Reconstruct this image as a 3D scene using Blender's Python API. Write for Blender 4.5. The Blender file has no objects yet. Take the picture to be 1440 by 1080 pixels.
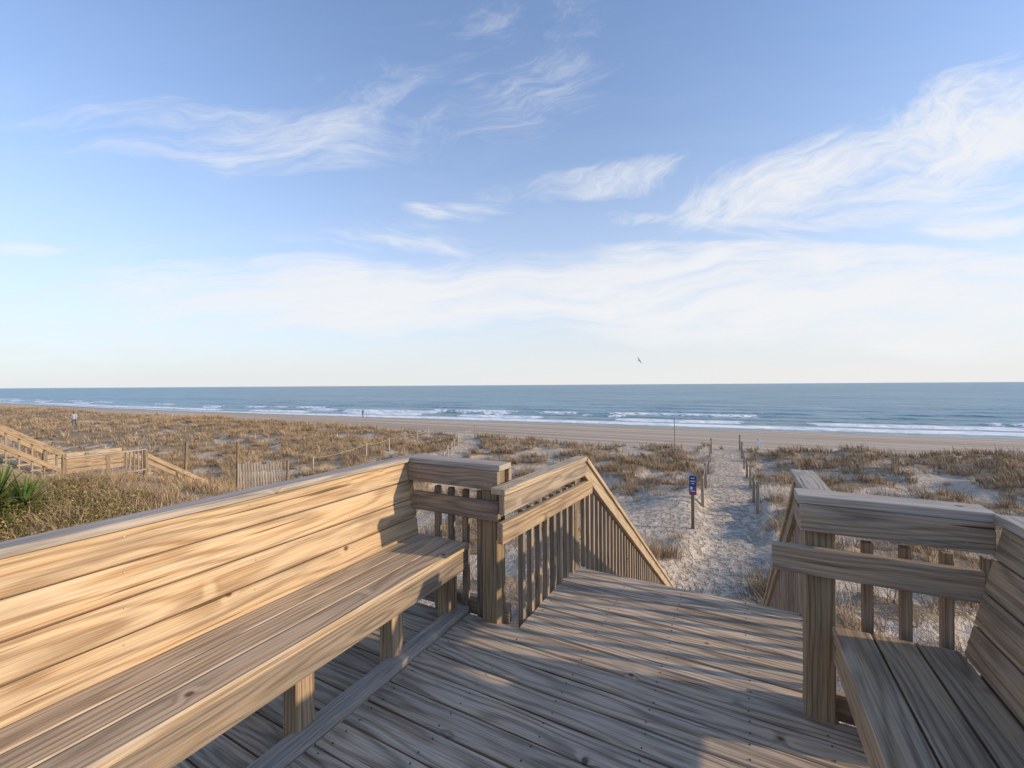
import bpy, bmesh, math, random
import numpy as np
from mathutils import Vector, Matrix
random.seed(4); rng=np.random.default_rng(7)
scene=bpy.context.scene
TH=math.radians(28.07); S_,C_=math.sin(TH),math.cos(TH); H=1.5; F=600.0
def hy(px): return 546-0.00625*px
def P(px,py,d):
    r=(px-720)/F
    return Vector((d*(r*C_-S_), d*(r*S_+C_), H-(py-hy(px))/F*d))
# ------------------------------------------------------------ noise (numpy)
_tab=rng.random((256,256))
def vnoise(x,y):
    xi=np.floor(x).astype(int); yi=np.floor(y).astype(int)
    fx=x-xi; fy=y-yi; fx=fx*fx*(3-2*fx); fy=fy*fy*(3-2*fy)
    g=lambda a,b:_tab[a%256,b%256]
    return (g(xi,yi)*(1-fx)+g(xi+1,yi)*fx)*(1-fy)+(g(xi,yi+1)*(1-fx)+g(xi+1,yi+1)*fx)*fy
def fbm(x,y,o=4):
    s=0;a=.5;t=0
    for i in range(o):
        s=s+a*vnoise(x+17.3*i,y-9.1*i);t+=a;x=x*2.03;y=y*2.03;a*=.5
    return s/t
def sst(a,b,x):
    t=np.clip((x-a)/(b-a),0,1); return t*t*(3-2*t)
# ------------------------------------------------------------ node helpers
def newmat(name):
    m=bpy.data.materials.new(name); m.use_nodes=True
    nt=m.node_tree; b=nt.nodes['Principled BSDF']; return m,nt,b
class N:
    def __init__(s,nt): s.nt=nt
    def n(s,t,**k):
        x=s.nt.nodes.new(t)
        for a,v in k.items(): setattr(x,a,v)
        return x
    def put(s,sock,v):
        if isinstance(v,bpy.types.NodeSocket): s.nt.links.new(v,sock)
        else: sock.default_value=v
    def m(s,op,a,b=0.0,c=0.0,clamp=False):
        x=s.n('ShaderNodeMath',operation=op,use_clamp=clamp)
        s.put(x.inputs[0],a); s.put(x.inputs[1],b); s.put(x.inputs[2],c); return x.outputs[0]
    def vm(s,op,a,b=(0,0,0)):
        x=s.n('ShaderNodeVectorMath',operation=op); s.put(x.inputs[0],a); s.put(x.inputs[1],b)
        return x.outputs['Value'] if op in('DOT_PRODUCT','LENGTH') else x.outputs[0]
    def noise(s,v,scale=1,detail=4,rough=.5,dist=0.0,two=False,col=False):
        x=s.n('ShaderNodeTexNoise'); 
        if two: x.noise_dimensions='2D'
        s.put(x.inputs['Vector'],v); x.inputs['Scale'].default_value=scale
        x.inputs['Detail'].default_value=detail; x.inputs['Roughness'].default_value=rough
        x.inputs['Distortion'].default_value=dist; return x.outputs['Color'] if col else x.outputs[0]
    def mix(s,f,a,b,bt='MIX'):
        x=s.n('ShaderNodeMix',data_type='RGBA',blend_type=bt); s.put(x.inputs[0],f); s.put(x.inputs[6],a); s.put(x.inputs[7],b); return x.outputs[2]
    def ss(s,v,a,b,lo=0.0,hi=1.0):
        x=s.n('ShaderNodeMapRange',interpolation_type='SMOOTHSTEP'); s.put(x.inputs[0],v)
        for i,q in enumerate((a,b,lo,hi)): x.inputs[i+1].default_value=q
        return x.outputs[0]
    def comb(s,x,y,z):
        c=s.n('ShaderNodeCombineXYZ'); s.put(c.inputs[0],x); s.put(c.inputs[1],y); s.put(c.inputs[2],z); return c.outputs[0]
    def sep(s,v):
        c=s.n('ShaderNodeSeparateXYZ'); s.put(c.inputs[0],v); return c.outputs
    def bump(s,h,strength,dist,nrm=None):
        b=s.n('ShaderNodeBump'); s.put(b.inputs['Height'],h); b.inputs['Strength'].default_value=strength; b.inputs['Distance'].default_value=dist
        if nrm is not None: s.put(b.inputs['Normal'],nrm)
        return b.outputs[0]
    def attr(s,name):
        a=s.n('ShaderNodeAttribute',attribute_name=name); return a
def c4(c): return (c[0],c[1],c[2],1)
# ------------------------------------------------------------ wood
def wood(name,light,dark,gray,gamt,ring=430.,rough=.75,bumpd=.0015,var=.3,ringamt=.6,knot=.85):
    m,nt,b=newmat(name); g=N(nt)
    co=g.n('ShaderNodeTexCoord').outputs['Object']; rnd=g.n('ShaderNodeObjectInfo').outputs['Random']
    off=g.m('MULTIPLY',rnd,53.0)
    v=g.vm('ADD',co,g.comb(off,g.m('MULTIPLY',rnd,7.3),0.0))
    lx,ly,lz=g.sep(co)
    nc=g.sep(g.noise(g.vm('MULTIPLY',v,(.9,3.0,3.0)),1.0,2,.5,col=True))
    n1=g.m('SUBTRACT',nc[0],.5); n2=g.m('SUBTRACT',nc[1],.5)
    yy=g.m('ADD',g.m('ADD',ly,g.m('MULTIPLY',g.m('SUBTRACT',g.m('FRACT',g.m('MULTIPLY',rnd,13.7)),.5),.12)),g.m('MULTIPLY',n1,.08))
    zz=g.m('ADD',g.m('ADD',lz,g.m('ADD',g.m('MULTIPLY',g.m('FRACT',g.m('MULTIPLY',rnd,29.1)),.05),.025)),g.m('MULTIPLY',n2,.13))
    vor=g.n('ShaderNodeTexVoronoi'); g.put(vor.inputs['Vector'],v); vor.inputs['Scale'].default_value=3.6
    kd=vor.outputs['Distance']
    r=g.m('SQRT',g.m('ADD',g.m('MULTIPLY',yy,yy),g.m('MULTIPLY',zz,zz)))
    r=g.m('ADD',r,g.m('MULTIPLY',g.ss(kd,.0,.20,1.0,0.0),.016))
    rg=g.m('ADD',g.m('MULTIPLY',g.m('SINE',g.m('MULTIPLY',r,ring)),.5),.5)
    rg=g.m('POWER',rg,2.1)
    fib=g.noise(g.vm('MULTIPLY',v,(4.,170.,170.)),1.0,2,.6)
    fib2=g.noise(g.vm('MULTIPLY',v,(1.2,45.,45.)),1.0,2,.6)
    wth=g.noise(g.vm('MULTIPLY',v,(2.0,9.,9.)),1.0,4,.6)
    t=g.m('ADD',g.m('MULTIPLY',rg,ringamt),g.m('MULTIPLY',g.ss(fib,.35,.7),.6),clamp=True)
    col=g.mix(t,c4(light),c4(dark))
    gf=g.m('MULTIPLY',g.ss(g.m('ADD',wth,g.m('MULTIPLY',g.m('SUBTRACT',fib2,.5),.8)),.3,.65),gamt)
    gcol=g.mix(t,c4(gray),c4([q*.40 for q in gray]))
    col=g.mix(gf,col,gcol)
    kn=g.ss(kd,.03,.07,1.0,0.0)
    col=g.mix(g.m('MULTIPLY',kn,knot),col,c4([dark[0]*.35,dark[1]*.25,dark[2]*.2]))
    cr=g.ss(fib2,.26,.33,1.0,0.0)
    col=g.mix(g.m('MULTIPLY',cr,.85),col,c4([q*.18 for q in dark]))
    col=g.mix(g.m('MULTIPLY',g.ss(wth,.50,.72),.42),col,c4([q*.6 for q in dark]))
    hs=g.n('ShaderNodeHueSaturation'); g.put(hs.inputs['Color'],col)
    g.put(hs.inputs['Value'],g.m('ADD',g.m('MULTIPLY',g.m('FRACT',g.m('MULTIPLY',rnd,91.7)),var),1-var/2))
    g.put(b.inputs['Base Color'],hs.outputs[0]); b.inputs['Roughness'].default_value=rough
    b.inputs['Specular IOR Level'].default_value=.25
    h=g.m('ADD',g.m('MULTIPLY',rg,-.5),g.m('MULTIPLY',fib,.7))
    g.put(b.inputs['Normal'],g.bump(h,.9,bumpd))
    return m
W_DECK=wood('weathered_deck_wood',(.66,.505,.35),(.27,.19,.12),(.57,.485,.39),.65,ring=310,bumpd=.0025,var=.36,ringamt=.6)
W_PINE=wood('new_pine_wood',(.65,.465,.27),(.36,.21,.10),(.56,.45,.32),.5,ring=280,rough=.75,bumpd=.001,var=.22,ringamt=.6)
W_SEAT=wood('seat_wood',(.63,.475,.31),(.30,.20,.115),(.53,.44,.34),.6,ring=310,var=.28,ringamt=.55)
W_BROWN=wood('brown_bench_wood',(.52,.37,.225),(.25,.16,.088),(.41,.33,.245),.5,ring=310,var=.25,ringamt=.55)
W_RAIL=wood('grey_rail_wood',(.43,.325,.22),(.20,.14,.09),(.365,.31,.26),.65,ring=380,var=.35,ringamt=.5)
W_POST=wood('post_wood',(.36,.265,.155),(.15,.105,.06),(.28,.235,.165),.55,ring=300,var=.2,ringamt=.5)
W_CAP=wood('cap_wood',(.51,.43,.35),(.29,.23,.175),(.46,.415,.37),.8,ring=420,var=.15,ringamt=.35)
W_LIGHT=wood('light_rail_wood',(.56,.43,.285),(.31,.22,.135),(.48,.40,.305),.55,ring=420,var=.1,ringamt=.4)
W_SLAT=wood('bleached_slat_wood',(.72,.62,.50),(.48,.38,.28),(.66,.6,.52),.6,ring=420,var=.3,ringamt=.3)
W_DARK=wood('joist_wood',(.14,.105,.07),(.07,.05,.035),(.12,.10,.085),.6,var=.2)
def simple(name,col,rough=.6,metal=0,nz=.15,sc=30):
    m,nt,b=newmat(name); g=N(nt); co=g.n('ShaderNodeTexCoord').outputs['Object']
    f=g.noise(co,sc,3); g.put(b.inputs['Base Color'],g.mix(f,c4([q*(1-nz) for q in col]),c4([min(1,q*(1+nz)) for q in col])))
    b.inputs['Roughness'].default_value=rough; b.inputs['Metallic'].default_value=metal; return m
M_NAIL=simple('galvanised_steel',(.36,.35,.33),.5,.5); M_RUST=simple('rusty_nail',(.09,.06,.045),.7)
# ------------------------------------------------------------ object helpers
def link(o,parent=None):
    scene.collection.objects.link(o)
    if parent: o.parent=parent
    return o
def empty(name,loc=(0,0,0)):
    e=bpy.data.objects.new(name,None); e.empty_display_size=.2; scene.collection.objects.link(e); return e
def board(parent,name,p0,p1,w,t,mat,up=(0,0,1),bev=.003):
    p0=Vector(p0);p1=Vector(p1);X=(p1-p0);L=X.length;X.normalize();Z=Vector(up);Z=(Z-X*Z.dot(X)).normalized();Y=Z.cross(X)
    bm=bmesh.new(); bmesh.ops.create_cube(bm,size=1); bmesh.ops.scale(bm,vec=(L,w,t),verts=bm.verts)
    if bev: bmesh.ops.bevel(bm,geom=bm.edges[:],offset=bev,segments=1,affect='EDGES')
    me=bpy.data.meshes.new(name); bm.to_mesh(me); bm.free(); me.materials.append(mat)
    o=bpy.data.objects.new(name,me); M=Matrix((X,Y,Z)).transposed().to_4x4(); M.translation=(p0+p1)/2
    o.matrix_world=M; link(o)
    o.parent=parent; return o
def mesh_np(name,verts,faces_flat,loops,mats,parent=None,cols=None,smooth=False):
    me=bpy.data.meshes.new(name); nv=len(verts); me.vertices.add(nv); me.vertices.foreach_set('co',np.asarray(verts,dtype=np.float32).ravel())
    loops=np.asarray(loops,dtype=np.int32); st=np.concatenate([[0],np.cumsum(loops)[:-1]]).astype(np.int32)
    me.loops.add(int(loops.sum())); me.loops.foreach_set('vertex_index',np.asarray(faces_flat,dtype=np.int32))
    me.polygons.add(len(loops)); me.polygons.foreach_set('loop_start',st); me.polygons.foreach_set('loop_total',loops)
    if smooth: me.polygons.foreach_set('use_smooth',np.ones(len(loops),dtype=bool))
    if cols:
        for k,v in cols.items():
            if v.ndim==1:
                a=me.attributes.new(k,'FLOAT','POINT'); a.data.foreach_set('value',v.astype(np.float32))
            else:
                a=me.attributes.new(k,'FLOAT_COLOR','POINT'); c=np.ones((nv,4),dtype=np.float32); c[:,:3]=v; a.data.foreach_set('color',c.ravel())
    me.update(calc_edges=True); me.validate()
    for m in mats: me.materials.append(m)
    return link(bpy.data.objects.new(name,me),parent)
def grid_mesh(name,xs,ys,zf,mat,attrs=None):
    X,Y=np.meshgrid(xs,ys,indexing='ij'); Z=zf(X,Y); nx,ny=X.shape
    V=np.stack([X.ravel(),Y.ravel(),Z.ravel()],1)
    i=np.arange(nx-1)[:,None]*ny+np.arange(ny-1)[None,:]
    Fq=np.stack([i,i+ny,i+ny+1,i+1],-1).reshape(-1,4)
    cols={k:f(X,Y,Z).ravel() for k,f in (attrs or {}).items()}
    return mesh_np(name,V,Fq.ravel(),np.full(len(Fq),4),[mat],cols=cols,smooth=True)
def discs(parent,name,pts,r,mat,nrm=(0,0,1),h=.0025):
    bm=bmesh.new(); q=Vector(nrm).to_track_quat('Z','Y').to_matrix().to_4x4()
    for p in pts:
        bmesh.ops.create_cone(bm,cap_ends=True,segments=8,radius1=r,radius2=r*.75,depth=h,matrix=Matrix.Translation(p)@q)
    me=bpy.data.meshes.new(name); bm.to_mesh(me); bm.free(); me.materials.append(mat); return link(bpy.data.objects.new(name,me),parent)
# ============================================================ DECK
deck=empty('wooden_deck'); nails=[]
y=3.35
while y>-1.6:
    w=.1345+random.uniform(-.0015,.0015); yc=y-w/2; dz=random.uniform(-.002,.002)
    if yc>2.36: x0,x1=-1.215,.375
    else: x0,x1=-1.585,.95
    x0+=random.uniform(-.004,.004)
    tl_=random.uniform(-.0025,.0025)
    board(deck,'deck_board',(x0,yc,-.019+dz-tl_),(x1,yc+random.uniform(-.001,.001),-.019+dz+tl_),w,.038,W_DECK,up=(0,random.uniform(-.014,.014),1),bev=.005)
    for jx in (-1.52,-1.17,-.77,-.37,.03,.33):
        if jx<x0+.02: continue
        for s in(-.04,.04): nails.append((jx+random.uniform(-.01,.01),yc+s+random.uniform(-.006,.006),dz+.0012))
    if yc<2.4:
        board(deck,'under_bench_board',(-2.25,yc+.03,-.065),(-1.70,yc+.03,-.065),w,.038,W_DECK)
    y-=.1445+random.uniform(-.001,.001)
discs(deck,'nail_heads',nails,.0045,M_RUST)
board(deck,'border_board',(-1.637,-1.5,0.0),(-1.637,2.36,0.0),.095,.075,W_CAP)
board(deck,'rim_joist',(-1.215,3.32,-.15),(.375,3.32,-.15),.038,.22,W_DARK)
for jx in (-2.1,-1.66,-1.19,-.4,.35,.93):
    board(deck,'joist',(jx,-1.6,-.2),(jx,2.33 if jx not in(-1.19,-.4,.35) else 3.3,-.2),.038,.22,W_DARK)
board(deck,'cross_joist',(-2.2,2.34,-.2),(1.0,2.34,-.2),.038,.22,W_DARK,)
for px_,py_ in((-2.1,2.25),(.9,2.25),(-1.15,3.2),(.3,3.2),(-2.1,-1.),(.9,-1.)):
    board(deck,'support_post',(px_,py_,-3.6),(px_,py_,-.1),.14,.14,W_POST,up=(0,1,0))
# ============================================================ BENCHES
def bench(name,sx,seat0,seat1,zs,bb,bt,ztop,y0,y1,matb,mats,capx,capw):
    e=empty(name)
    n=3; pitch=(seat1-seat0)/n
    for i in range(n):
        xc=seat0+(i+.5)*pitch
        board(e,'seat_board',(xc,y0,zs-.019+random.uniform(-.002,.002)),(xc,y1+random.uniform(-.008,.008),zs-.019),abs(pitch)-.008,.038,mats,bev=.005)
    bx,bz=bb; tx,tz=bt; D=Vector((tx-bx,0,tz-bz)); L=D.length; D.normalize(); nrm=Vector((D.z*sx,0,-D.x*sx))
    p4=L/4; sc=[]
    for i in range(4):
        c=Vector((bx,0,bz))+D*(i+.5)*p4 - nrm*.019
        board(e,'backrest_board',(c.x,y0,c.z),(c.x,y1-.0,c.z),p4-.006,.038,matb,up=nrm,bev=.005)
        cf=c+nrm*.0205
        for yy in (.3,.72,1.2,1.76,2.2):
            for s in(-.035,.035): 
                if random.random()<.6: sc.append(cf+D*s+Vector((0,yy+random.uniform(-.01,.01),0)))
    discs(e,'screw_heads',sc,.0042,M_NAIL,nrm=nrm)
    board(e,'cap_board',(capx,y0,ztop-.016),(capx,y1+.02,ztop-.016),capw,.032,W_CAP)
    fx=seat1-sx*.028
    board(e,'apron',(fx,y0,zs-.1),(fx,y1-.01,zs-.1),.12,.036,W_RAIL if sx>0 else mats,up=(sx,0,0))
    # back ledger closes the gap behind the seat
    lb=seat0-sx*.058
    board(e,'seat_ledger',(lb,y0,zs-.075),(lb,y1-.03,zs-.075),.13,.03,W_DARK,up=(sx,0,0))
    for yy in (.08,.63,1.2,1.76,2.27):
        lx=seat1-sx*.14
        board(e,'leg',(lx,yy,-.05 if sx>0 else 0),(lx,yy,zs-.04),.09,.09,W_BROWN,up=(0,1,0))
        board(e,'seat_bearer',(seat0-sx*.035,yy+.065,zs-.09),(seat1-sx*.055,yy+.065,zs-.09),.1,.036,W_RAIL,up=(0,1,0))
        board(e,'back_upright',(bx-sx*.10,yy+.0,-.1),(tx-sx*.072,yy,ztop-.04),.036,.085,W_RAIL,up=(0,1,0))
    return e
bench('wooden_bench',1,-1.985,-1.56,.47,(-1.987,.455),(-2.055,.968),1.0,-1.4,2.33,W_PINE,W_SEAT,-2.08,.10)
bench('wooden_bench',-1,.75,.34,.46,(.754,.446),(.865,.965),1.0,-1.2,2.27,W_BROWN,W_BROWN,.915,.14)
# ============================================================ RAILINGS
rl=empty('deck_railing')
def wallrail(e,xa,xb,xma,xmb,bal,postx):
    board(e,'cap_board',(xa,2.36,.983),(xb,2.36,.983),.15,.036,W_CAP)
    board(e,'upper_rail',(xa+.01,2.295,.905),(xb-.01,2.295,.905),.118,.038,W_RAIL,up=(0,-1,0))
    board(e,'back_rail',(xa+.03,2.445,.89),(xb-.01,2.445,.89),.13,.038,W_RAIL,up=(0,-1,0))
    board(e,'middle_rail',(xma,2.29,.715),(xmb,2.29,.715),.12,.038,W_RAIL,up=(0,-1,0))
    board(e,'lower_rail',(xa+.03,2.43,.02),(xb-.01,2.43,.02),.12,.038,W_RAIL,up=(0,-1,0))
    board(e,'post',(postx,2.37,-.5),(postx,2.37,.96),.11,.11,W_POST,up=(0,1,0))
    for bx in bal: board(e,'baluster',(bx,2.395,-.1),(bx,2.395,.8),.038,.038,W_RAIL,up=(0,1,0))
    for q in (xma+.05,xmb-.05,postx):
        discs(e,'screw_heads',[(q,2.2705,.69),(q,2.2705,.74),(q,2.2755,.88),(q,2.2755,.93)],.005,M_NAIL,nrm=(0,-1,0))
wallrail(rl,-2.07,-1.31,-1.99,-1.315,(-1.87,-1.755,-1.636,-1.52),-1.405)
a=Vector((-1.225,2.165,0)); b_=Vector((-1.145,3.42,0))
def at(y): 
    t=(y-a.y)/(b_.y-a.y); return a.x+(b_.x-a.x)*t
board(rl,'landing_cap',(at(2.15)-.02,2.15,.878),(at(3.42)-.02,3.42,.885),.10,.036,W_LIGHT)
board(rl,'landing_upper_rail',(at(2.16),2.16,.80),(at(3.44),3.44,.805),.115,.038,W_RAIL,up=(1,0,0))
board(rl,'landing_middle_rail',(at(2.14),2.14,.64),(at(3.55),3.55,.63),.12,.04,W_BROWN,up=(1,0,0))
board(rl,'landing_post',(-1.235,3.35,-.5),(-1.235,3.35,.86),.1,.1,W_POST,up=(0,1,0))
for i in range(8):
    yy=2.46+i*.112
    board(rl,'baluster',(at(yy)-.042,yy,-.22),(at(yy)-.042,yy,.70),.038,.034,W_RAIL,up=(0,1,0))
rr=empty('deck_railing')
wallrail(rr,.225,.86,.125,.82,(.49,.618,.747,.87),.31)
board(rr,'landing_cap',(.36,2.30,.925),(.36,3.42,.905),.13,.036,W_CAP)
board(rr,'landing_upper_rail',(.345,2.45,.84),(.345,3.42,.82),.12,.038,W_RAIL,up=(-1,0,0))
board(rr,'landing_middle_rail',(.345,2.45,.66),(.345,3.5,.64),.12,.038,W_RAIL,up=(-1,0,0))
board(rr,'landing_post',(.41,3.35,-.5),(.41,3.35,.88),.1,.1,W_POST,up=(0,1,0))
for i in range(7):
    yy=2.56+i*.115
    board(rr,'baluster',(.385,yy,-.2),(.385,yy,.8),.036,.034,W_RAIL,up=(0,1,0))
# ============================================================ STAIRS
st=empty('wooden_staircase'); SL=.627
for i in range(1,17):
    yy=3.35+i*.285; z=-i*.179
    board(st,'tread',(-1.2,yy-.14,z-.019),(.37,yy-.14,z-.019),.275,.038,W_DECK)
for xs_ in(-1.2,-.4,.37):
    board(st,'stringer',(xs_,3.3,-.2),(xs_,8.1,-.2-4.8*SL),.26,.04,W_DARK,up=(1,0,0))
for side,x,xo in((1,-1.145,-.042),(-1,.36,.03)):
    z0=.88
    board(st,'stair_cap',(x-.01*side,3.40,z0),(x-.01*side,8.5,z0-5.1*SL),.10,.036,W_LIGHT)
    board(st,'stair_upper_rail',(x,3.42,z0-.085),(x,8.4,z0-.085-4.98*SL),.12,.038,W_LIGHT if side>0 else W_RAIL,up=(side,0,0))
    for i in range(36):
        yy=3.5+i*.13; zt=z0-.1-(yy-3.42)*SL
        board(st,'baluster',(x+xo,yy,zt-.78),(x+xo,yy,zt),.036,.034,W_RAIL,up=(0,1,0))
    for yy in(5.1,6.7,8.3):
        zt=z0-.05-(yy-3.42)*SL
        board(st,'newel_post',(x+xo*2.2,yy,-3.6),(x+xo*2.2,yy,zt-.05),.09,.09,W_POST,up=(0,1,0))
# ============================================================ TERRAIN
def yshore(x): return 78+.1*np.clip(x,-150,60)+2.0*(fbm(x*.03+5,x*0+2.)-.5)*2
def pathc(y): return -.33-(np.clip(y,8,60)-17)*.033
def ycrest(x): return 32.5+.40*np.clip(x-1,0,45)+1.8*(fbm(x*.09,x*0+1.5)-.5)*2
def pathmask(x,y):
    w=.85+.5*sst(14,9,y)+.30*(fbm(x*0+3.3,y*.5)-.5)*2+.25*sst(24,31,y)+.35*(fbm(x*1.1+7,y*.9,2)-.5)
    return sst(w+.45,w-.25,np.abs(x-pathc(y)))*sst(4,6,y)*sst(36.5,31.5,y)
def bare(x,y):
    b1=np.exp(-((x+2.9)/1.9)**2-((y-14.8)/3.6)**2)
    b2=sst(1.4,.6,np.abs((x+18)+(y-24)*.45-1.2*np.sin(y*.3))) *sst(17,20,y)*sst(44,38,y)
    return np.clip(b1*1.4+b2,0,1)
def mound(x,y): return np.exp(-((x+16.)/6.)**2-((y-4.6)/4.6)**2)
def gh(x,y):
    z=-3.1+ .75*(fbm(x*.11+3,y*.11+8,4)-.5)*2*.8 + .35*(fbm(x*.45,y*.45,3)-.5)
    cr=ycrest(x)
    z=z+.12*np.exp(-((y-cr+3)/3.5)**2)
    pm=np.clip(pathmask(x,y)+.0,0,1)
    z=z*(1-pm)+(-3.12)*pm
    z=z+1.95*mound(x,y)
    z=z+.18*(fbm(x*1.3,y*1.3,2)-.5)*(1-pm*.3)+.32*dens(x,y)*(fbm(x*.8+4,y*.8,2))
    bz=-4.75-.8*sst(46,80,y)-np.clip(y-(yshore(x)-6),0,60)*.035
    f=sst(-1,9,y-cr)
    return z*(1-f)+bz*f
def dens(x,y):
    cr=ycrest(x)
    n=fbm(x*.28+11,y*.38+4,3); n2=fbm(x*.75+2,y*1.0,3)
    d=sst(.43,.55,n*.42+n2*.58+.07*sst(-8,-24,x)+.02*sst(2,10,x)+.08*sst(10,3,y)+.06*np.exp(-((y-cr+2)/2.)**2))
    d=d*(1-np.clip(pathmask(x,y)*1.3,0,1))*(1-bare(x,y))
    d=np.maximum(d,.95*sst(.12,.5,mound(x,y)))
    return d*sst(1.5,-1.5,y-cr)
def axis(segs):
    out=[]
    for a0,a1,n in segs: out+=list(np.linspace(a0,a1,n,endpoint=False))
    return np.array(out+[segs[-1][1]])
gx=axis([(-9000,-600,12),(-600,-150,60),(-150,-50,160),(-50,25,300),(25,80,110),(80,600,60),(600,9000,12)])
gy=axis([(-3000,-60,12),(-60,-5,40),(-5,50,230),(50,110,90),(110,200,20),(200,600,4)])
ms,nt,bs=newmat('dune_sand'); g=N(nt)
co=g.n('ShaderNodeTexCoord').outputs['Object']
ga=g.attr('grass').outputs['Fac']; we=g.attr('wet').outputs['Fac']; pa=g.attr('path').outputs['Fac']; bch=g.attr('beach').outputs['Fac']
n1=g.noise(co,.35,4,.6,two=True); n2=g.noise(co,5.,3,.65,two=True); n3=g.noise(co,22.,2,.7,two=True)
sand=g.mix(n1,c4((.53,.44,.345)),c4((.66,.555,.44)))
lit=g.mix(n3,c4((.17,.115,.065)),c4((.41,.285,.165)))
gm=g.ss(g.m('ADD',ga,g.m('MULTIPLY',g.m('SUBTRACT',n2,.5),1.1)),.35,.8)
col=g.mix(g.m('MULTIPLY',gm,.8),sand,lit)
sp=g.ss(g.m('ADD',n3,g.m('MULTIPLY',n2,.4)),.68,.78)
col=g.mix(g.m('MULTIPLY',g.m('MULTIPLY',sp,.6),g.m('SUBTRACT',1.0,pa)),col,c4((.22,.15,.085)))
bx=g.noise(g.vm('MULTIPLY',co,(.012,.7,0.)),1.,3,.6,two=True)
bcol=g.mix(g.ss(bx,.35,.65),c4((.40,.31,.225)),c4((.60,.49,.38)))
col=g.mix(bch,col,bcol)
col=g.mix(we,col,c4((.22,.175,.13)))
g.put(bs.inputs['Base Color'],col)
g.put(bs.inputs['Roughness'],g.m('SUBTRACT',.95,g.m('MULTIPLY',we,.55)))
bs.inputs['Specular IOR Level'].default_value=.2
vo=g.n('ShaderNodeTexVoronoi',feature='F1',voronoi_dimensions='2D'); g.put(vo.inputs['Vector'],g.vm('ADD',g.vm('MULTIPLY',co,(1.,.75,1.)),g.comb(g.m('MULTIPLY',n2,.45),g.m('MULTIPLY',n3,.2),0.))); vo.inputs['Scale'].default_value=5.0
fp=g.ss(vo.outputs['Distance'],.1,.5)
hgt=g.m('ADD',g.m('MULTIPLY',fp,pa),g.m('ADD',g.m('MULTIPLY',n2,.9),g.m('MULTIPLY',n3,.3)))
g.put(bs.inputs['Normal'],g.bump(hgt,.95,.10))
ground=grid_mesh('sand_dune_ground',gx,gy,gh,ms,{
 'grass':lambda X,Y,Z:dens(X,Y),
 'wet':lambda X,Y,Z:sst(-6,-1.5,Y-yshore(X)+2*(fbm(X*.05,Y*.1)-.5)),
 'path':lambda X,Y,Z:np.clip(pathmask(X,Y)+bare(X,Y)*.8,0,1),
 'beach':lambda X,Y,Z:sst(1,8,Y-ycrest(X)+3*(fbm(X*.3,Y*.3,3)-.5))})
# ============================================================ SEA
RID=[(1.5,.12,2.4),(7.5,.38,1.5),(15,.60,1.6),(24,.50,1.7),(37,.32,2.0),(52,.3,2.4),(70,.3,3.)]
def ridges(X,Y):
    t=Y-yshore(X); z=np.zeros_like(X); fo=np.zeros_like(X)
    for i,(c,a_,w) in enumerate(RID):
        cc=c+(3.0 if i>1 else 1.)*(fbm(X*.025+i*7,X*0+i*3.3,3)-.5)*2.2
        am=sst(.38-(.12 if i==1 else 0),.58,fbm(X*.06+i*13.7,X*0+i*5.1,4)) if i>0 else 1.
        s=t-cc; prof=np.exp(-(np.where(s<0,s/(w*.55),s/(w*1.3)))**2)
        z+=a_*prof*(.35+.65*am)
        if i<5:
            f2=np.exp(-(np.where(s<0,s/(w*1.5),s/(w*.4)))**2)
            fo=np.maximum(fo,f2*am*(1.0 if i<3 else .66 if i==3 else .38))
    return z,fo,t
def seaz(X,Y):
    z,fo,t=ridges(X,Y)
    return -5.5+z*sst(400,60,t)*sst(-3,2,t)+.10*(fbm(X*.5,Y*.8,3)-.5)*sst(0,6,t)*sst(260,120,t)
mw,nt,bw=newmat('sea_water'); g=N(nt); co=g.n('ShaderNodeTexCoord').outputs['Object']
fo=g.attr('foam').outputs['Fac']; sh=g.attr('shallow').outputs['Fac']
w1=g.noise(g.vm('MULTIPLY',co,(.035,.11,0.)),1.,4,.6,two=True); w2=g.noise(g.vm('MULTIPLY',co,(.25,.7,0.)),1.,3,.6,two=True); w3=g.noise(g.vm('MULTIPLY',co,(.006,.02,0.)),1.,5,.65,two=True)
col=g.mix(g.ss(w3,.35,.65),c4((.115,.24,.295)),c4((.17,.32,.37)))
col=g.mix(g.m('MULTIPLY',g.ss(w1,.4,.65),.6),col,c4((.055,.15,.195)))
col=g.mix(g.m('MULTIPLY',sh,.6),col,c4((.27,.35,.33)))
fn=g.noise(g.vm('MULTIPLY',co,(.8,1.6,0.)),1.,4,.7,two=True)
fm=g.ss(g.m('ADD',fo,g.m('MULTIPLY',g.m('SUBTRACT',fn,.5),1.1)),.40,.62)
wc=g.m('MULTIPLY',g.ss(g.noise(g.vm('MULTIPLY',co,(.10,.3,0.)),1.,4,.75,two=True),.70,.75),.35)
fm=g.m('MAXIMUM',fm,wc)
col=g.mix(fm,col,c4((.88,.88,.86)))
g.put(bw.inputs['Base Color'],col); g.put(bw.inputs['Roughness'],g.m('ADD',.32,g.m('MULTIPLY',fm,.5)))
bw.inputs['Specular IOR Level'].default_value=.35
g.put(bw.inputs['Normal'],g.bump(g.m('ADD',w1,g.m('MULTIPLY',w2,.35)),1.,1.6))
sx_=axis([(-40000,-2000,10),(-2000,-400,40),(-400,-160,120),(-160,80,300),(80,400,60),(400,2500,30),(2500,40000,8)])
sy_=axis([(55,72,20),(72,140,200),(140,300,80),(300,1500,60),(1500,50000,20)])
sea=grid_mesh('ocean_water',sx_,sy_,seaz,mw,{'foam':lambda X,Y,Z:ridges(X,Y)[1]*sst(150,110,Y),'shallow':lambda X,Y,Z:sst(40,0,Y-yshore(X))})
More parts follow.
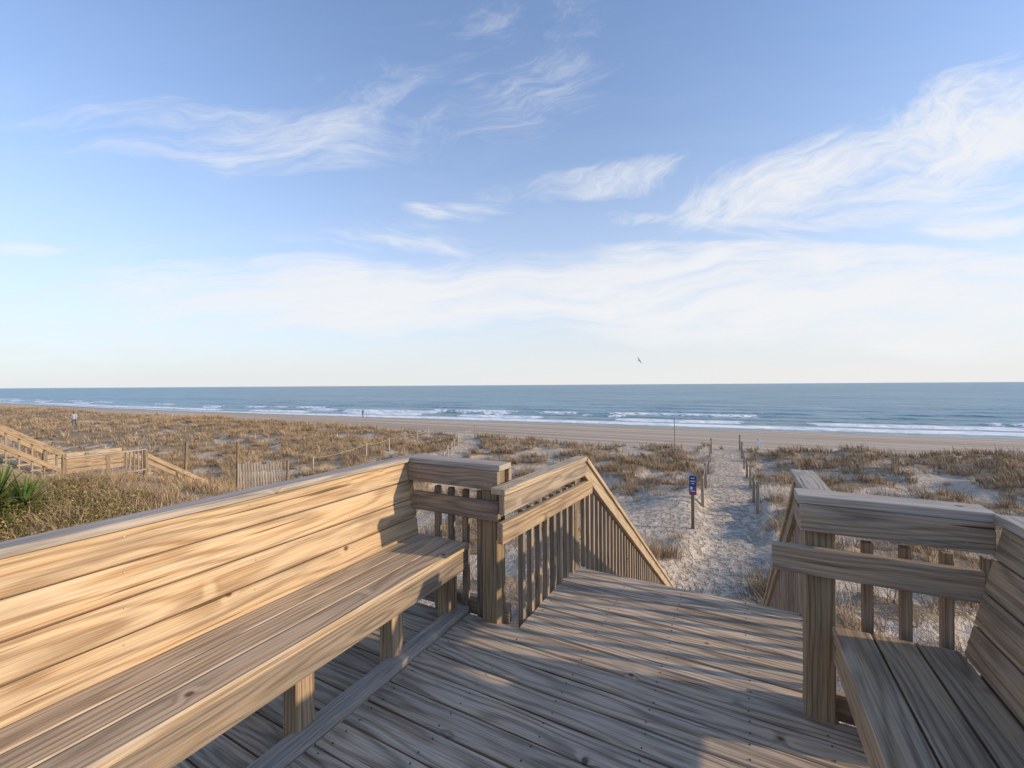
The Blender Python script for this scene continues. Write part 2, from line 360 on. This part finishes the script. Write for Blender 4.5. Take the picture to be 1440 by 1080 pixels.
# ============================================================ GRASS
mg,nt,bg=newmat('dry_grass'); g=N(nt); ca=g.attr('bcol'); g.put(bg.inputs['Base Color'],ca.outputs['Color'])
bg.inputs['Roughness'].default_value=.7; bg.inputs['Specular IOR Level'].default_value=.2
def tufts(name,cx,cy,cz,size,nb,width,palette,lean=.55,mat=mg):
    n=len(cx); idx=np.repeat(np.arange(n),nb); m=len(idx)
    ang=rng.random(m)*2*math.pi; rr_=np.sqrt(rng.random(m))*size[idx]*.42
    bx=cx[idx]+np.cos(ang)*rr_; by=cy[idx]+np.sin(ang)*rr_; bz=cz[idx]-.03
    L=size[idx]*(.45+.7*rng.random(m)); ln=lean*(.25+rng.random(m)*1.2); a2=ang+rng.normal(0,.6,m)
    dx=np.cos(a2)*ln-.18; dy=np.sin(a2)*ln-.1
    wa=rng.random(m)*math.pi; w=width[idx]*(.6+.8*rng.random(m)); wx=np.cos(wa)*w/2; wy=np.sin(wa)*w/2
    mx=bx+dx*L*.38; my=by+dy*L*.38; mz=bz+L*.62/np.sqrt(1+ln*ln*.5)
    tx=bx+dx*L*1.05; ty=by+dy*L*1.05; tz=bz+L/np.sqrt(1+ln*ln)
    V=np.stack([np.stack([bx-wx,by-wy,bz],1),np.stack([bx+wx,by+wy,bz],1),np.stack([mx+wx*.8,my+wy*.8,mz],1),np.stack([mx-wx*.8,my-wy*.8,mz],1),np.stack([tx,ty,tz],1)],1).reshape(-1,3)
    o=np.arange(m)[:,None]*5
    Fi=np.concatenate([o+np.array([[0,1,2,3]]),o+np.array([[3,2,4]])],1).ravel()
    loops=np.tile([4,3],m)
    pal=np.array(palette); pc=pal[rng.integers(0,len(pal),n)][idx]*.6+pal[rng.integers(0,len(pal),m)]*.4
    tv=(.58+.62*rng.random(n))[idx][:,None]
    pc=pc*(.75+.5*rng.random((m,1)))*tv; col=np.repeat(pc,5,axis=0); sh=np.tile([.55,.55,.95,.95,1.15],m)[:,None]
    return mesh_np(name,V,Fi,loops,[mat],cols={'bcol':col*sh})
PAL=[(.50,.34,.19),(.58,.415,.255),(.38,.255,.145),(.53,.385,.245),(.30,.20,.12),(.46,.345,.215),(.33,.26,.14)]
def scatter(x0,x1,y0,y1,n,dn=.95):
    x=x0+(x1-x0)*rng.random(n); y=y0+(y1-y0)*rng.random(n)
    keep=rng.random(n)<dens(x,y)*dn+.045*(pathmask(x,y)<.05)*(bare(x,y)<.3)*(y<ycrest(x))
    keep&=~((x>-2.6)&(x<1.6)&(y<8.9))
    keep&=~((x>-20)&(x<-17.7)&(y>1)&(y<9))
    return x[keep],y[keep]
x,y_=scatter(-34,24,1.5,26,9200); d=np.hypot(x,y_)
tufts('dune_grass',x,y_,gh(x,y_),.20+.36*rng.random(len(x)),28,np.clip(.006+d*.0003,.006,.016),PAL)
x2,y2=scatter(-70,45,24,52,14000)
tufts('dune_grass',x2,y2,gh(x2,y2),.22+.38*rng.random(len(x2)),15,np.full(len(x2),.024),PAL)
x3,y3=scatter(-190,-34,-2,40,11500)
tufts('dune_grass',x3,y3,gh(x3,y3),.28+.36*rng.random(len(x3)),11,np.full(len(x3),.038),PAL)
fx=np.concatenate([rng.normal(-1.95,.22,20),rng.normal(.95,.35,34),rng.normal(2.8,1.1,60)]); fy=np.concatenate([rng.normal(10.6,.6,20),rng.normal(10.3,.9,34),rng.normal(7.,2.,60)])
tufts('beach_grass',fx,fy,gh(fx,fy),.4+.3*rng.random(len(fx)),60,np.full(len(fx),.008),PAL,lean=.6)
def leaf_mass(name,centres,n,rad,leaf,palette):
    C=np.array(centres); idx=rng.integers(0,len(C),n)
    dv=rng.normal(0,1,(n,3)); dv/=np.linalg.norm(dv,axis=1)[:,None]; rr_=rng.random(n)**.4
    p=C[idx]+dv*rr_[:,None]*np.array(rad)*(.7+.6*rng.random((n,1)))
    a1=rng.normal(0,1,(n,3)); a1/=np.linalg.norm(a1,axis=1)[:,None]; a2=np.cross(a1,rng.normal(0,1,(n,3))); a2/=np.linalg.norm(a2,axis=1)[:,None]
    s=leaf*(.6+.8*rng.random((n,1)))
    V=np.stack([p-a1*s,p+a2*s*.4,p+a1*s,p-a2*s*.4],1).reshape(-1,3)
    pal=np.array(palette); cl=pal[rng.integers(0,len(pal),n)]*(.6+.6*rng.random((n,1)))
    return mesh_np(name,V,np.arange(n*4),np.full(n,4),[mg],cols={'bcol':np.repeat(cl,4,axis=0)})
cs=[]
for i in range(56):
    q=P(random.uniform(-60,240),700,random.uniform(8.2,11.2)); X,Y=q.x,q.y; cs.append((X,Y,float(gh(np.array(X),np.array(Y)))+.15))
leaf_mass('dune_shrub',cs,28000,(.5,.45,.25),.032,[(.15,.16,.04),(.27,.24,.065),(.38,.30,.10),(.09,.12,.03),(.46,.33,.15),(.40,.29,.14)])
gx_=np.array([c[0] for c in cs for _ in range(5)])+rng.normal(0,.5,len(cs)*5); gy_=np.array([c[1] for c in cs for _ in range(5)])+rng.normal(0,.5,len(cs)*5)
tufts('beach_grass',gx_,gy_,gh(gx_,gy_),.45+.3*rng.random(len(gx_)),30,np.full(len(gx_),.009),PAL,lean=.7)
def palmetto(name,base,R,n):
    V=[];Fc=[];C=[]
    for i in range(n):
        az=random.uniform(0,2*math.pi); el=random.uniform(.2,1.35); L=R*random.uniform(.7,1.1); w=.028
        d=Vector((math.cos(az)*math.cos(el),math.sin(az)*math.cos(el),math.sin(el))); s=Vector((-math.sin(az),math.cos(az),0))
        p=Vector(base); pts=[]
        for k in range(5):
            t=k/4; q=p+d*L*t-Vector((0,0,1))*L*.22*t*t*math.cos(el); ww=w*(1-t)**.6*(.5+t*1.2 if t<.4 else 1.)
            pts+= [q-s*ww,q+Vector((0,0,-.012*(1-t))),q+s*ww]
        o=len(V);V+=[tuple(v) for v in pts]; c=random.choice([(.09,.17,.04),(.14,.22,.055),(.20,.25,.08),(.07,.13,.03),(.36,.30,.14)]); C+=[c]*15
        for k in range(4):
            a0=o+k*3; Fc+=[(a0,a0+1,a0+4,a0+3),(a0+1,a0+2,a0+5,a0+4)]
    return mesh_np(name,np.array(V),np.array(Fc).ravel(),np.full(len(Fc),4),[mg],cols={'bcol':np.array(C)})
for (px,py,d,R) in((-6,704,9.0,1.0),(-50,690,8.8,1.1),(34,710,9.4,.85)):
    q=P(px,py,d); gzz=float(gh(np.array(q.x),np.array(q.y)))
    cs2=[(q.x,q.y,gzz+k*.12) for k in range(max(1,int((q.z-gzz)/.12)+1))]
    leaf_mass('dune_shrub',cs2,1800,(.45,.45,.15),.035,[(.12,.14,.04),(.2,.18,.06),(.09,.12,.03)])
    palmetto('yucca_plant',q,R,110)
# ============================================================ SIGN, PATH POSTS
def cyl(parent,name,p0,p1,r,mat,seg=8,r2=None):
    p0=Vector(p0);p1=Vector(p1);D=p1-p0; bm=bmesh.new(); q=D.to_track_quat('Z','Y').to_matrix().to_4x4()
    bmesh.ops.create_cone(bm,cap_ends=True,segments=seg,radius1=r,radius2=r2 or r,depth=D.length,matrix=Matrix.Translation((p0+p1)/2)@q)
    me=bpy.data.meshes.new(name); bm.to_mesh(me); bm.free(); me.materials.append(mat); return link(bpy.data.objects.new(name,me),parent)
def G(x,y): return float(gh(np.array(float(x)),np.array(float(y))))
sg=empty('beach_access_sign'); sxp,syp=-1.28,14.05; gz=G(sxp,syp)
M_BLUE=simple('sign_blue',(.02,.06,.22),.4); M_RED=simple('sign_red',(.5,.04,.03),.4); M_WHITE=simple('white_paint',(.75,.75,.75),.5)
board(sg,'post',(sxp,syp,gz-.3),(sxp,syp,-1.28),.09,.09,W_POST,up=(0,1,0))
nf=Vector((.15,-1,0)).normalized()
def plate(nm,cx,cz,w,h,off,mat):
    c=Vector((sxp,syp,cz))+nf*off+Vector((nf.y*-1,nf.x,0))*cx
    board(sg,nm,c-Vector((0,0,h/2)),c+Vector((0,0,h/2)),w,.004,mat,up=nf,bev=.0)
plate('sign_panel',0,-1.58,.20,.58,.056,M_BLUE)
plate('red_strip',0,-1.82,.17,.05,.062,M_RED)
for zz,w in((-1.36,.10),(-1.45,.14),(-1.52,.08)): plate('lettering',0,zz,w,.022,.062,M_WHITE)
plate('pictogram',-.04,-1.66,.06,.08,.062,M_WHITE); plate('pictogram',.045,-1.66,.05,.08,.062,M_RED)
plate('lettering',0,-1.75,.14,.025,.062,M_WHITE)
M_ROPE=simple('rope',(.42,.36,.27),.8)
def ropefence(name,pts,h,r=.045,tilt=.03,sag=.12,mat=W_RAIL,rope=True):
    e=empty(name); tops=[]
    for (x,y) in pts:
        z=G(x,y); t=Vector((x+random.uniform(-tilt,tilt),y+random.uniform(-tilt,tilt),z+h*random.uniform(.93,1.07)))
        board(e,'fence_post',(x,y,z-.3),t,r*2,r*2,mat,up=(0,1,0),bev=.006); tops.append(t-Vector((0,0,.1)))
    if rope:
        for p,q in zip(tops,tops[1:]):
            pr=p
            for k in range(1,7):
                t=k/6; c=p.lerp(q,t)-Vector((0,0,sag*4*t*(1-t))); cyl(e,'rope',pr,c,.012,M_ROPE,6); pr=c
    return e
ropefence('rope_fence',[(pathc(y)-.88,y) for y in (17.2,20.5,24.,27.5,31.)],1.05,r=.05)
ropefence('rope_fence',[(pathc(y)+.85,y) for y in (17.0,19.,21.3,24.,26.8,30.,33.)],1.05,r=.05)
ropefence('rope_fence',[(-13.2,17.5),(-14.6,19.2),(-15.8,21.2),(-17,23.2),(-18.2,25.2),(-19.5,27.5),(-20.5,30),(-21.5,33)],.9,r=.035,mat=W_CAP)
ropefence('rope_fence',[(-20,15),(-19.3,18.),(-20.4,21),(-21.8,24),(-23.2,27),(-24.5,30)],.9,r=.035,mat=W_CAP)
def beachpole(px,py,d,h,r,plate_=False):
    q=P(px,py,d); z=G(q.x,q.y); mk=empty('beach_marker_pole'); cyl(mk,'pole',(q.x,q.y,z-.3),(q.x,q.y,z+h),r,W_POST)
    if plate_: board(mk,'marker_plate',(q.x,q.y-.06,z+h-.6),(q.x,q.y-.06,z+h-.05),.24,.02,M_WHITE,up=(0,-1,0))
beachpole(948,625,32,2.1,.025); beachpole(1065,628,36,1.5,.045,True)
# ============================================================ SAND FENCE + neighbour boardwalk
sf=empty('sand_fence')
fa=P(334,690,16.0); fb=P(402,684,16.8)
def fpt(t): return fa.x+(fb.x-fa.x)*t, fa.y+(fb.y-fa.y)*t
for i in range(17):
    x,y=fpt(i/16); z=-2.45; ln=(.02+.022*i)+random.uniform(-.03,.03)
    hh=random.uniform(-.07,.06)-.012*i
    board(sf,'slat',(x,y,z-.9),(x-ln*C_*.6+.0,y-ln*S_*.6,z+1.12+hh),.055,.014,W_SLAT,up=(S_,-C_,0),bev=0)
for zz in(.25,.75):
    cyl(sf,'wire',(fa.x,fa.y,-2.45+zz),(fb.x,fb.y,-2.45+zz),.006,M_NAIL,6)
for (x,y,h) in((fa.x-.05,fa.y,1.95),(fb.x+.05,fb.y,1.1)):
    board(sf,'fence_post',(x,y,-3.4),(x+.02,y+.02,-2.5+h),.07,.07,W_POST,up=(0,1,0))
wp=empty('fence_post'); q=P(258,660,17.); board(wp,'post',(q.x,q.y,-3.5),(q.x+.12,q.y+.05,-.75),.08,.08,W_POST,up=(0,1,0)); board(wp,'post_top_block',(q.x+.12,q.y+.05,-.76),(q.x+.125,q.y+.052,-.68),.1,.1,W_POST,up=(0,1,0))
nb=empty('neighbouring_boardwalk')
for xs_ in(-18.,-19.6):
    board(nb,'stair_rail',(xs_,1.2,2.35),(xs_,5.0,-.53),.15,.05,W_BROWN,up=(1,0,0))
    board(nb,'stair_lower_rail',(xs_,1.2,1.85),(xs_,5.0,-1.03),.12,.04,W_BROWN,up=(1,0,0))
    board(nb,'stringer',(xs_,1.2,1.2),(xs_,5.0,-1.68),.24,.05,W_RAIL,up=(1,0,0))
    board(nb,'stair_rail',(xs_,7.0,-.80),(xs_,10.4,-3.2),.13,.05,W_BROWN,up=(1,0,0))
    board(nb,'stringer',(xs_,7.0,-1.7),(xs_,9.6,-3.7),.24,.05,W_RAIL,up=(1,0,0))
    for y,zt in((5.0,-.5),(6.0,-.7),(7.0,-.65),(3.2,.75),(8.6,-1.95)):
        board(nb,'post',(xs_,y,-3.8),(xs_,y,zt),.1,.1,W_POST,up=(0,1,0))
    for k in range(14):
        y=1.6+k*.25; zt=2.3-(y-1.2)*.758; board(nb,'baluster',(xs_-.05,y,zt-.9),(xs_-.05,y,zt),.04,.04,W_RAIL,up=(0,1,0))
for k in range(14):
    y=5.03+k*.145; board(nb,'platform_board',(-19.7,y,-1.3),(-17.9,y,-1.3),.137,.04,W_DECK)
for zz in(-.72,-.88,-1.04): board(nb,'rail_board',(-17.98,5.0,zz),(-17.98,6.4,zz),.13,.04,W_BROWN,up=(1,0,0))
board(nb,'cap_board',(-17.98,5.0,-.62),(-17.98,7.0,-.62),.16,.04,W_CAP)
for zz in(-.72,-.88,-1.04): board(nb,'rail_board',(-19.62,5.0,zz),(-19.62,7.,zz),.13,.04,W_SEAT,up=(1,0,0))
for k in range(6): board(nb,'baluster',(-17.95,6.45+k*.11,-1.3),(-17.95,6.45+k*.11,-.64),.04,.04,W_RAIL,up=(0,1,0))
for i in range(9): board(nb,'tread',(-19.6,7.1+i*.26,-1.48-i*.19),(-18,7.1+i*.26,-1.48-i*.19),.25,.04,W_DECK)
for i in range(12): board(nb,'tread',(-19.6,4.95-i*.26,-1.28+i*.197),(-18,4.95-i*.26,-1.28+i*.197),.25,.04,W_DECK)
# ============================================================ PEOPLE / BIRD
def person(stride):
    v=[(0,0,.93,.125,.10),(0,0,1.08,.125,.09),(0,0,1.25,.15,.10),(0,0,1.40,.145,.09),(0,0,1.49,.05,.05),(0,.01,1.57,.075,.085),(0,.01,1.66,.08,.095),(0,.005,1.74,.05,.06)]
    e=[(i,i+1) for i in range(7)]
    def add(p,par): v.append(p); e.append((par,len(v)-1)); return len(v)-1
    for s in(-1,1):
        st_=stride*s
        a=add((s*.10,0,.86,.085,.085),0); a=add((s*.105,st_*.35+.04,.48,.058,.06),a); a=add((s*.105,st_*.9-.02,.09,.036,.038),a); a=add((s*.115,st_*.9+.12,.035,.035,.028),a)
        a=add((s*.19,0,1.40,.055,.055),3); a=add((s*.235,-st_*.3-.02,1.13,.042,.042),a); a=add((s*.24,-st_*.75+.05,.90,.03,.03),a); a=add((s*.235,-st_*.85+.07,.81,.034,.02),a)
    me=bpy.data.meshes.new('walking_person'); me.from_pydata([p[:3] for p in v],e,[]); o=bpy.data.objects.new('walking_person',me); link(o)
    o.modifiers.new('skin','SKIN')
    return o,v
def finish_person(o,v,loc,yaw,shirt,pants,hair):
    me=o.data
    sk=me.skin_vertices[0].data
    for i,p in enumerate(v): sk[i].radius=(p[3],p[4]); sk[i].use_root=(i==0)
    sb=o.modifiers.new('sub','SUBSURF'); sb.levels=2; sb.render_levels=2
    m,nt,b=newmat('clothed_person'); g=N(nt); co=g.n('ShaderNodeTexCoord').outputs['Object']; x,y,z=g.sep(co)
    ax=g.m('ABSOLUTE',x); n=g.noise(co,14,3)
    c=g.mix(g.m('GREATER_THAN',z,.93),c4(pants),c4(shirt))
    c=g.mix(g.m('LESS_THAN',z,.07),c,(.05,.04,.04,1))
    c=g.mix(g.m('MULTIPLY',g.m('GREATER_THAN',ax,.18),g.m('LESS_THAN',z,.88)),c,(.5,.3,.22,1))
    c=g.mix(g.m('GREATER_THAN',z,1.47),c,(.5,.3,.22,1))
    hm=g.m('MULTIPLY',g.m('GREATER_THAN',z,1.5),g.m('GREATER_THAN',g.m('SUBTRACT',g.m('MULTIPLY',z,.6),y),.99))
    c=g.mix(hm,c,c4(hair)); c=g.mix(g.m('MULTIPLY',n,.25),c,(.02,.02,.02,1))
    g.put(b.inputs['Base Color'],c); b.inputs['Roughness'].default_value=.85; me.materials.append(m)
    o.location=loc; o.rotation_euler=(0,0,yaw)
for (loc,yaw,shirt,pants,s_) in ((P(104,601,46),.9,(.5,.53,.6),(.10,.10,.13),.24),(P(510,585.5,95),1.5,(.05,.06,.08),(.03,.03,.05),.32)):
    loc.z=G(loc.x,loc.y)
    o,v=person(s_); finish_person(o,v,loc,yaw,shirt,pants,(.05,.03,.02))
mb=simple('bird_feathers',(.06,.06,.065),.7)
bm=bmesh.new()
prof=[(-.26,.004,.0),(-.2,.025,.0),(-.08,.05,0),(.06,.052,0),(.15,.032,.01),(.2,.03,.015),(.235,.012,.01),(.28,.003,0)]
rings=[]
for (x,r,z) in prof: rings.append([bm.verts.new((x,r*math.cos(t*math.pi/4),z+r*.9*math.sin(t*math.pi/4))) for t in range(8)])
for A,B in zip(rings,rings[1:]):
    for t in range(8): bm.faces.new((A[t],A[(t+1)%8],B[(t+1)%8],B[t]))
for s in(-1,1):
    L=[(.08,.03,.03),(.12,.25,.15),(.07,.45,.13),(-.06,.66,.06)]; T=[(-.09,.03,.03),(-.05,.25,.145),(-.06,.42,.12),(-.07,.67,.06)]
    a_=[bm.verts.new((x,y*s,z)) for x,y,z in L]; b2=[bm.verts.new((x,y*s,z)) for x,y,z in T]
    for k in range(3): bm.faces.new((a_[k],a_[k+1],b2[k+1],b2[k]))
tl=[bm.verts.new(q) for q in((-.2,.02,0),(-.2,-.02,0),(-.36,-.06,0),(-.36,.06,0))]; bm.faces.new(tl)
me=bpy.data.meshes.new('seagull'); bm.to_mesh(me); bm.free(); me.materials.append(mb); o=link(bpy.data.objects.new('seagull',me))
o.location=P(899,507,75); o.rotation_euler=(math.radians(70),math.radians(-25),math.radians(50))
# ============================================================ LIGHT
EL=math.radians(18); AZ=math.radians(13)
sd=Vector((math.cos(EL)*math.cos(AZ),math.cos(EL)*math.sin(AZ),math.sin(EL)))
sl=bpy.data.lights.new('sun','SUN'); sl.energy=4.2; sl.angle=math.radians(.8); sl.color=(1,.80,.56)
so=bpy.data.objects.new('sun',sl); so.rotation_euler=sd.to_track_quat('Z','Y').to_euler(); link(so)
# ============================================================ SKY
w=bpy.data.worlds.new('World'); scene.world=w; w.use_nodes=True; nt=w.node_tree; g=N(nt); bgn=nt.nodes['Background']
try:
    w.cycles.sampling_method='MANUAL'; w.cycles.sample_map_resolution=512
except Exception as ex: print(ex)
sky=g.n('ShaderNodeTexSky',sky_type='NISHITA'); sky.sun_disc=False; sky.sun_elevation=EL; sky.sun_rotation=math.pi/2-AZ
sky.air_density=1.0; sky.dust_density=.6; sky.ozone_density=1.8
STR=.15
dr=g.n('ShaderNodeTexCoord').outputs['Generated']
right=g.vm('DOT_PRODUCT',dr,(C_,S_,0)); fwd=g.vm('DOT_PRODUCT',dr,(-S_,C_,0)); _,_,up=g.sep(dr)
fw=g.m('MAXIMUM',fwd,.15); u=g.m('DIVIDE',right,fw); v=g.m('DIVIDE',up,fw)
wc_=g.sep(g.noise(g.comb(g.m('MULTIPLY',u,2.2),g.m('MULTIPLY',v,4.4),0.),1.,3,.5,two=True,col=True))
du=g.m('MULTIPLY',g.m('SUBTRACT',wc_[0],.5),.35); dv=g.m('MULTIPLY',g.m('SUBTRACT',wc_[1],.5),.13)
U=g.m('ADD',u,du); Vv=g.m('ADD',v,dv)
def field(deg,fx,fy,seed,rough=.62,dist=.1,detail=7):
    a=math.radians(deg); ca,sa=math.cos(a),math.sin(a)
    p=g.m('ADD',g.m('MULTIPLY',U,ca),g.m('MULTIPLY',Vv,sa)); q=g.m('SUBTRACT',g.m('MULTIPLY',Vv,ca),g.m('MULTIPLY',U,sa))
    return g.noise(g.comb(g.m('ADD',g.m('MULTIPLY',p,fx),seed),g.m('MULTIPLY',q,fy),0.),1.,detail,rough,dist,two=True)
fA=field(4,2.2,19.,3.1,.66)
fB=field(26,3.8,13.,7.7,.72,.1)
fC=field(-12,2.6,17.,12.3)
def group(fld,lst,lo,hi,k=.5):
    tot=None
    for (px,py,sx,sy,deg,amt) in lst:
        cu=(px-720)/600; cv=(541-py)/600; a=math.radians(deg); ca,sa=math.cos(a),math.sin(a)
        uu=g.m('SUBTRACT',g.m('ADD',u,g.m('MULTIPLY',du,.5)),cu); vv=g.m('SUBTRACT',g.m('ADD',v,g.m('MULTIPLY',dv,.8)),cv)
        p=g.m('DIVIDE',g.m('ADD',g.m('MULTIPLY',uu,ca),g.m('MULTIPLY',vv,sa)),sx/600)
        q=g.m('DIVIDE',g.m('SUBTRACT',g.m('MULTIPLY',vv,ca),g.m('MULTIPLY',uu,sa)),sy/600)
        e=g.m('ADD',g.m('MULTIPLY',p,p),g.m('MULTIPLY',q,q))
        env=g.m('MULTIPLY',g.ss(e,0.,1.,1.,0.),amt)
        tot=env if tot is None else g.m('SUBTRACT',1.0,g.m('MULTIPLY',g.m('SUBTRACT',1.0,tot),g.m('SUBTRACT',1.0,env)))
    s=g.ss(g.m('ADD',fld,g.m('MULTIPLY',g.m('SUBTRACT',tot,.5),k)),lo,hi)
    return g.m('MULTIPLY',s,g.m('POWER',tot,.7))
cl=[group(fA,[(270,185,370,60,-3,.52),(460,200,260,45,6,.45),(1000,410,900,80,1,.95),(1250,455,650,70,-2,.85),(420,405,450,65,-4,.82),(300,455,550,55,-2,.62),(30,348,110,16,0,.7),(1400,326,130,22,0,.9),(1330,285,270,48,6,.8),(980,358,240,26,-4,.75),(1200,375,500,36,-2,.8)],.34,.84),
 group(fB,[(620,145,300,90,4,.42),(1240,232,340,80,14,.92),(1380,165,230,100,22,.85),(820,256,210,30,10,.72),(1060,262,200,60,18,.75),(780,40,190,130,55,.32),(650,20,80,80,70,.3),(875,299,90,18,2,.65)],.37,.88),
 group(fC,[(635,295,100,20,-4,.75),(570,325,150,28,-8,.55),(1070,330,160,32,-16,.7),(560,345,230,22,-4,.5),(700,270,140,20,-10,.55),(1180,315,140,20,-4,.6)],.38,.80)]
tot=cl[0]
for c in cl[1:]: tot=g.m('SUBTRACT',1.0,g.m('MULTIPLY',g.m('SUBTRACT',1.0,tot),g.m('SUBTRACT',1.0,c)))
tot=g.m('MULTIPLY',g.m('MULTIPLY',tot,.9),g.ss(fwd,.1,.3))
el=g.m('MAXIMUM',up,0.0)
veil=g.m('MULTIPLY',g.m('POWER',2.71828,g.m('MULTIPLY',el,-3.2)),.93)
veil=g.m('MULTIPLY',veil,g.m('ADD',.80,g.m('MULTIPLY',fA,.4)),clamp=True)
k=1/STR
skc=g.mix(1.0,sky.outputs[0],(1.18,1.45,1.80,1),'MULTIPLY')
base=g.mix(veil,skc,(.72*k,.765*k,.835*k,1))
wm=g.m('MULTIPLY',g.m('POWER',2.71828,g.m('MULTIPLY',el,-6.)),g.ss(right,-.9,.9,.6,.97))
base=g.mix(wm,base,(.86*k,.85*k,.835*k,1))
fin=g.mix(tot,base,(.90*k,.905*k,.92*k,1))
g.put(bgn.inputs['Color'],fin); bgn.inputs['Strength'].default_value=STR
# ============================================================ CAMERA
cam=bpy.data.cameras.new('camera'); co_=bpy.data.objects.new('camera',cam); link(co_); scene.camera=co_
cam.sensor_width=36; cam.lens=15; cam.clip_start=.05; cam.clip_end=120000
f=Vector((-S_,C_,0)); pit=math.radians(.14); f=Vector((f.x*math.cos(pit),f.y*math.cos(pit),math.sin(pit))); r=Vector((C_,S_,0)); upv=r.cross(f)
ro=math.radians(.36); r2=r*math.cos(ro)-upv*math.sin(ro); u2=upv*math.cos(ro)+r*math.sin(ro)
M=Matrix((r2,u2,-f)).transposed().to_4x4(); M.translation=(0,0,H); co_.matrix_world=M
scene.view_settings.view_transform='Standard'; scene.view_settings.look='None'; scene.view_settings.exposure=0
